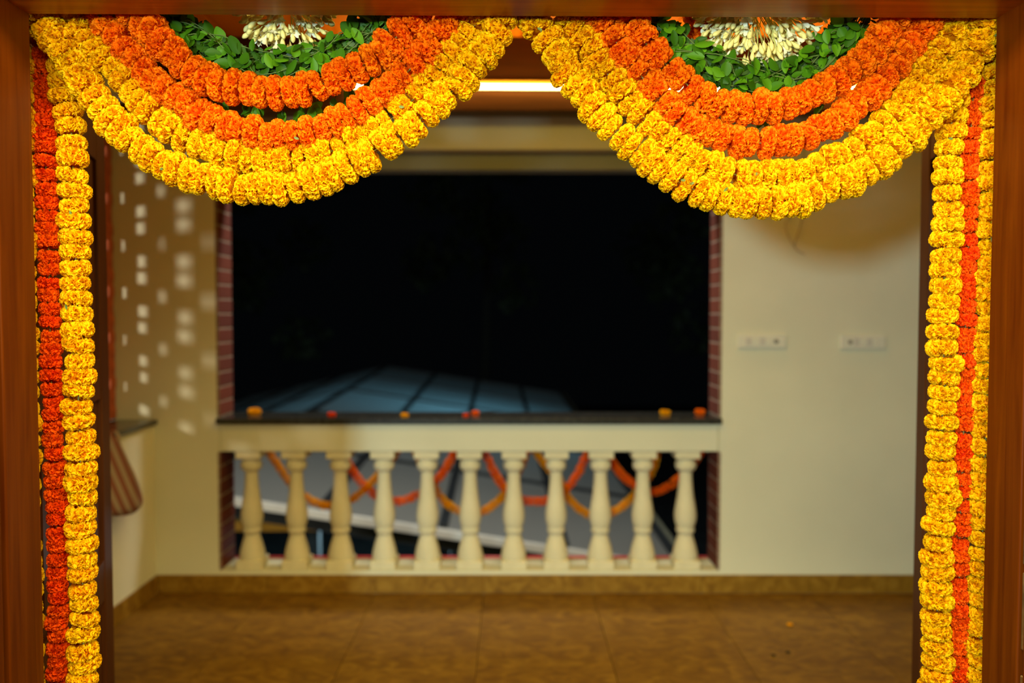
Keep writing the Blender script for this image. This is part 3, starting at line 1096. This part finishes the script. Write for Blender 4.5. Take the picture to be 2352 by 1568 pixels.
# ------------------------------------------------------------------ garlands outside the balustrade, flowers on the sill
YOUT = YO + 0.035
outs = [
    ('small_yellow', [(612, 1030), (634, 1062), (660, 1100), (690, 1132), (725, 1154), (757, 1161), (795, 1153), (832, 1128), (866, 1094), (896, 1060), (915, 1030)], 'thin yellow garland outside the balustrade, leftmost of the three'),
    ('small_orange', [(786, 1030), (803, 1070), (826, 1103), (860, 1135), (905, 1151), (950, 1141), (985, 1118), (1015, 1088), (1044, 1040), (1050, 1026)], 'thin orange garland outside the balustrade, leftmost of the three'),
    ('small_yellow', [(952, 1030), (970, 1070), (1000, 1121), (1026, 1156), (1060, 1176), (1092, 1180), (1130, 1162), (1163, 1129), (1190, 1085), (1212, 1034)], 'thin yellow garland outside the balustrade, middle of the three'),
    ('small_orange', [(1108, 1026), (1118, 1050), (1138, 1090), (1160, 1122), (1195, 1146), (1228, 1151), (1262, 1148), (1300, 1124), (1330, 1082), (1352, 1034)], 'thin orange garland outside the balustrade, middle of the three'),
    ('small_yellow', [(1222, 1026), (1248, 1062), (1288, 1108), (1306, 1143), (1335, 1172), (1368, 1186), (1402, 1178), (1432, 1160), (1458, 1136), (1484, 1100), (1502, 1070), (1510, 1030)], 'thin yellow garland outside the balustrade, rightmost of the three'),
    ('small_orange', [(1390, 1026), (1404, 1058), (1430, 1092), (1460, 1116), (1492, 1130), (1528, 1121), (1562, 1096), (1590, 1068), (1614, 1030)], 'thin orange garland outside the balustrade, rightmost of the three'),
]
for kind, pix, lab in outs:
    garland('thin_garland', lab, pix, YOUT, kind, 0.027, 0.95, jit=0.001)

sill_f = [(579, 948, 'yellow', 0.95, 'yellow marigold lying at the left end of the granite sill'),
          (766, 958, 'red', 0.85, 'small red marigold on the granite sill above the third baluster'),
          (933, 960, 'yellow', 0.55, 'small yellow marigold near the middle of the granite sill'),
          (1091, 950, 'orange', 0.62, 'larger orange marigold of the pair on the middle of the sill'),
          (1071, 954, 'red', 0.62, 'tiny orange marigold of the pair on the middle of the sill'),
          (1532, 946, 'yellow', 0.72, 'yellow marigold near the right end of the granite sill'),
          (1612, 948, 'orange', 0.85, 'orange marigold in the right corner of the granite sill')]
for (px, py, kind, s, lab) in sill_f:
    me = FL[kind][0]
    rad = 0.0265 if kind == 'red' else 0.036
    o = share('loose_marigold', me)
    p = at(px, py + 10, YB + 0.06)
    o.location = (p.x, YB + (0.10 if py < 952 else 0.02), ZSILL + me['half'] * s * 0.95)
    o.rotation_euler = (R.uniform(-.08, .08), R.uniform(-.08, .08), R.uniform(0, 6))
    o.scale = (s, s, s)
    tag(o, lab, 'flower')

# bits fallen on the floor
o = share('marigold_petals', FL['small_yellow'][0])
p = at(1801, 1447, 3.78)
o.location = (p.x, 3.70, 0.005)
o.scale = (0.55, 0.55, 0.35)
tag(o, 'small yellow marigold scrap lying on the brown floor', 'flower')
for (px, py, rz, lab) in ((1780, 1508, 0.3, 'wilted leaf on the floor, left one of two'), (1815, 1498, 1.9, 'wilted leaf on the floor, right one of two')):
    o = share('fallen_leaf', LEAVES[3].copy())
    d = at(px, py, 1.0) - Vector((0, 0, CAM_Z))
    k = -CAM_Z / d.z
    o.location = (d.x * k, d.y * k, 0.004)
    o.rotation_euler = (0, 0, rz)
    o.scale = (0.9, 0.9, 0.25)
    o.data.materials[0] = M['bark']
    tag(o, lab, 'leaf')

# ------------------------------------------------------------------ switch plates and cable
def switch_plate(px0, px1, py0, py1, label, round_first):
    a, b_ = at(px0, py1, YB), at(px1, py0, YB)
    w, h = b_.x - a.x, b_.z - a.z
    root = thing('switch_plate', label, 'switch', ((a.x + b_.x) / 2, YB, (a.z + b_.z) / 2))
    box('plate', -w / 2, w / 2, -0.016, -0.0003, -h / 2, h / 2, M['plate'], root, 0.004, 2)
    k = 5
    mw = w * 0.72 / k
    for i in range(k):
        x = -w * 0.36 + (i + 0.5) * mw
        hole = (i == 0) if round_first else (i == k - 1)
        if hole:
            v, f = [], []
            lathe_geo([(mw * 0.34, 0), (mw * 0.34, 0.003), (mw * 0.2, 0.004)], 14, v, f)
            o = mesh_obj('knob', [(x + vx, -0.016 - vz, vy) for vx, vy, vz in v], f, M['knob'], root)
        else:
            box('rocker', x - mw * 0.42, x + mw * 0.42, -0.020, -0.0157, -h * 0.27, h * 0.27, M['switch'] if i % 2 == (1 if round_first else 0) else M['plate'], root, 0.0015)
    return root


switch_plate(1694, 1804, 768, 799, 'white switch plate on the back wall nearer the opening', False)
switch_plate(1928, 2031, 769, 801, 'white switch plate on the back wall nearer the right door leaf', True)
pp = [at(px, py, YB - d_) for px, py, d_ in ((1846, 250, .003), (1845, 340, .004), (1848, 420, .006), (1846, 480, .012), (1838, 520, .02), (1826, 555, .02), (1828, 572, .014), (1848, 584, .006))]
cb = thing('cable', 'thin loose cable dangling on the back wall above the switch plates', 'cable', pp[0])
v, f = [], []
tube_geo([p - pp[0] for p in catmull(pp, 8)], 0.0019, 6, v, f)
mesh_obj('cable_run', v, f, M['cable'], cb, True)
pp2 = [at(px, py, YB - d_) for px, py, d_ in ((1847, 470, .010), (1822, 490, .012), (1804, 515, .018), (1812, 545, .02), (1828, 572, .012))]
v, f = [], []
tube_geo([p - pp[0] for p in catmull(pp2, 8)], 0.0017, 6, v, f)
mesh_obj('cable_end', v, f, M['cable'], cb, True)

# ------------------------------------------------------------------ striped bag hanging at the left ledge
bc = at(262, 1080, 3.55)
bag = thing('cloth_bag', 'red and white striped cloth bag hanging from the left ledge', 'bag', (XL + 0.075, 3.55, 0.915))
ns, nr = 28, 16
v, f = [], []
for i in range(nr + 1):
    t = i / nr
    z = -0.36 * t
    w = 0.035 + 0.135 * math.sin(min(1.0, t * 1.12) * PI / 2) ** 1.3
    dd = 0.012 + 0.060 * math.sin(min(1.0, t * 1.15) * PI / 2) ** 1.6
    if t > 0.86:
        q = math.sqrt(max(0, 1 - ((t - 0.86) / 0.145) ** 2))
        w *= 0.55 + 0.45 * q
        dd *= 0.35 + 0.65 * q
    for k in range(ns):
        a = 2 * PI * k / ns
        fold = 1 + 0.07 * math.sin(a * 5 + t * 3) * t
        v.append((dd * math.cos(a) * fold + 0.012, w * math.sin(a) * fold + 0.03 * t, z - 0.02 * math.sin(a) * t))
for i in range(nr):
    for k in range(ns):
        k2 = (k + 1) % ns
        f.append([i * ns + k, (i + 1) * ns + k, (i + 1) * ns + k2, i * ns + k2])
f.append([nr * ns + k for k in range(ns)][::-1])
f.append([k for k in range(ns)])
mesh_obj('sack', v, f, M['stripes'], bag, True)
v, f = [], []
tube_geo(catmull([Vector((0.012, -0.03, -0.02)), Vector((0.004, -0.02, 0.014)), Vector((-0.06, 0, 0.012)), Vector((-0.10, 0.02, 0.010)), Vector((-0.06, 0.03, 0.012)), Vector((0.004, 0.03, 0.014)), Vector((0.012, 0.035, -0.02))], 6), 0.010, 8, v, f)
mesh_obj('strap', v, f, M['stripes'], bag, True)

# ------------------------------------------------------------------ outside: glazed roof, posts, ground, trees
struct(box('ground', -16, 14, YO + 0.01, 40, -3.6, -3.3, M['ground']), 'dark ground below the building')
A = at(1018, 1212, 6.5)
U = Vector(((1140 - 1176) / F, 1, (714 - 694) / F))
V1 = Vector((1, 0, -0.155))
V2 = Vector((-1, 0, -0.22))
TR = -2.15                      # the ridge
LEN = 12.3
roof = thing('glazed_roof', 'long grey-blue glazed roof with dark bars outside the opening', 'roof', A)


def rp(s, t, up=0.0):
    p = U * s
    if t >= TR:
        p = p + V1 * t
    else:
        p = p + V1 * TR + V2 * (TR - t)
    return p + Vector((0, 0, up))


ts1 = [TR, -1.0, 0.0, 1.0, 1.95]
ts2 = [TR - 3.3, TR - 2.2, TR - 1.1, TR]
sss = [0.0, 2.2, 4.6, 7.4, 9.9, LEN]
for ts in (ts1, ts2):
    for i in range(len(ts) - 1):
        for j in range(len(sss) - 1):
            c = [rp(sss[j], ts[i] + .0001 if ts is ts1 else ts[i]), rp(sss[j], ts[i + 1] - (.0001 if ts is ts2 else 0)),
                 rp(sss[j + 1], ts[i + 1] - (.0001 if ts is ts2 else 0)), rp(sss[j + 1], ts[i] + .0001 if ts is ts1 else ts[i])]
            dz = Vector((0, 0, 0.012))
            mesh_obj('roof_panel', [p for p in c] + [p - dz for p in c],
                     [[0, 1, 2, 3], [7, 6, 5, 4], [0, 4, 5, 1], [1, 5, 6, 2], [2, 6, 7, 3], [3, 7, 4, 0]], M['sheet'], roof)


def bar(name, a, b_, w, h, mat, parent):
    t = (b_ - a).normalized()
    sd = t.cross(Vector((0, 0, 1))).normalized()
    up = sd.cross(t)
    v = []
    for p in (a, b_):
        for (s, q) in ((-1, -1), (1, -1), (1, 1), (-1, 1)):
            v.append(p + sd * (w / 2 * s) + up * (h / 2 * q))
    return mesh_obj(name, v, [[0, 1, 2, 3], [7, 6, 5, 4], [0, 4, 5, 1], [1, 5, 6, 2], [2, 6, 7, 3], [3, 7, 4, 0]], mat, parent)


for t in sorted(set(ts1 + ts2)):
    bar('glazing_bar', rp(0, t, 0.012), rp(LEN, t, 0.012), 0.075, 0.05, M['steel'], roof)
for s in sss[1:]:
    bar('cross_bar', rp(s, TR, 0.006), rp(s, ts1[-1], 0.006), 0.10, 0.03, M['steel'], roof)
    bar('cross_bar', rp(s, ts2[0], 0.006), rp(s, TR - .001, 0.006), 0.10, 0.03, M['steel'], roof)
e0 = Vector((0, -0.05, -0.03))
bar('gutter', rp(0, TR) + e0, rp(0, ts1[-1] + 0.03) + e0, 0.07, 0.06, M['gutter'], roof)
bar('gutter', rp(0, ts2[0]) + e0, rp(0, TR - .001) + e0, 0.07, 0.06, M['gutter'], roof)
e1 = Vector((0, -0.02, -0.115))
bar('fascia', rp(0, TR) + e1, rp(0, ts1[-1]) + e1, 0.04, 0.11, M['steel'], roof)
bar('edge_trim', rp(0, ts1[-1] + .06), rp(LEN, ts1[-1] + .06), 0.05, 0.08, M['edge'], roof)
for k, (px, Yp, lab) in enumerate(((722, 8.6, 'blue-grey post under the glazed roof, nearer the left end'), (1020, 8.0, 'blue-grey post under the glazed roof, behind the middle balusters'))):
    p = at(px, 1250, Yp)
    t = thing('roof_post', lab, 'post', (p.x, Yp, -3.3))
    s0 = Yp - A.y
    top = (A + rp(s0, p.x - A.x)).z - 0.03 + 3.3
    box('shaft', -0.06, 0.06, -0.06, 0.06, 0.02, top, M['post'], t, 0.006)
    box('foot_plate', -0.12, 0.12, -0.12, 0.12, 0.0, 0.02, M['post'], t)
a_, b_ = at(500, 1205, 8.5), at(745, 1205, 8.5)
yb = thing('ochre_beam', 'ochre painted beam below the left side of the glazed roof', 'beam', ((a_.x + b_.x) / 2, 8.5, a_.z))
w_ = b_.x - a_.x + 1.2
box('beam', -w_ / 2 - 0.6, w_ / 2 - 0.6, -0.05, 0.05, -0.055, 0.055, M['yellow_beam'], yb, 0.006)
box('hanger', -w_ / 2 - 0.2, -w_ / 2 - 0.14, -0.03, 0.03, -(a_.z + 3.3), -0.055, M['yellow_beam'], yb)
box('hanger', -w_ / 2 + 0.02, -w_ / 2 + 0.08, -0.03, 0.03, -(a_.z + 3.3), -0.055, M['yellow_beam'], yb)


def tree(x, y, h, r_, label, seed):
    rr = random.Random(seed)
    t = thing('tree', label, 'tree', (x, y, -3.3))
    tube('trunk', [Vector((0, 0, 0)), Vector((rr.uniform(-.2, .2), 0, h * .3)), Vector((rr.uniform(-.3, .3), 0, h * .75))], lambda s: 0.22 * (1 - .6 * s), 8, M['bark'], t)
    v, f = [], []
    blobs = [Vector((rr.gauss(0, r_ * .5), rr.gauss(0, r_ * .4), h * rr.uniform(.4, .98))) for _ in range(16)]
    for i in range(1800):
        c = blobs[rr.randrange(16)]
        p = c + Vector((rr.gauss(0, 1), rr.gauss(0, 1), rr.gauss(0, 1))).normalized() * (r_ * .34 * rr.uniform(.5, 1))
        a = Vector((rr.gauss(0, 1), rr.gauss(0, 1), rr.gauss(0, 1))).normalized() * 0.16
        b2 = a.cross(Vector((rr.gauss(0, 1), rr.gauss(0, 1), rr.gauss(0, 1)))).normalized() * 0.09
        j = len(v)
        v += [p - a, p + b2, p + a, p - b2]
        f.append([j, j + 1, j + 2, j + 3])
    o = mesh_obj('foliage', v, f, M['tree_leaf'], t)
    o['kind'] = 'stuff'


tree(-9.0, 25, 9.5, 2.6, 'dark tree beyond the left end of the glazed roof', 1)
tree(-1.0, 25.0, 11.5, 2.6, 'dark tree beyond the far ridge of the glazed roof', 2)
tree(6.5, 25, 10.0, 2.6, 'dark tree beyond the right edge of the glazed roof', 3)
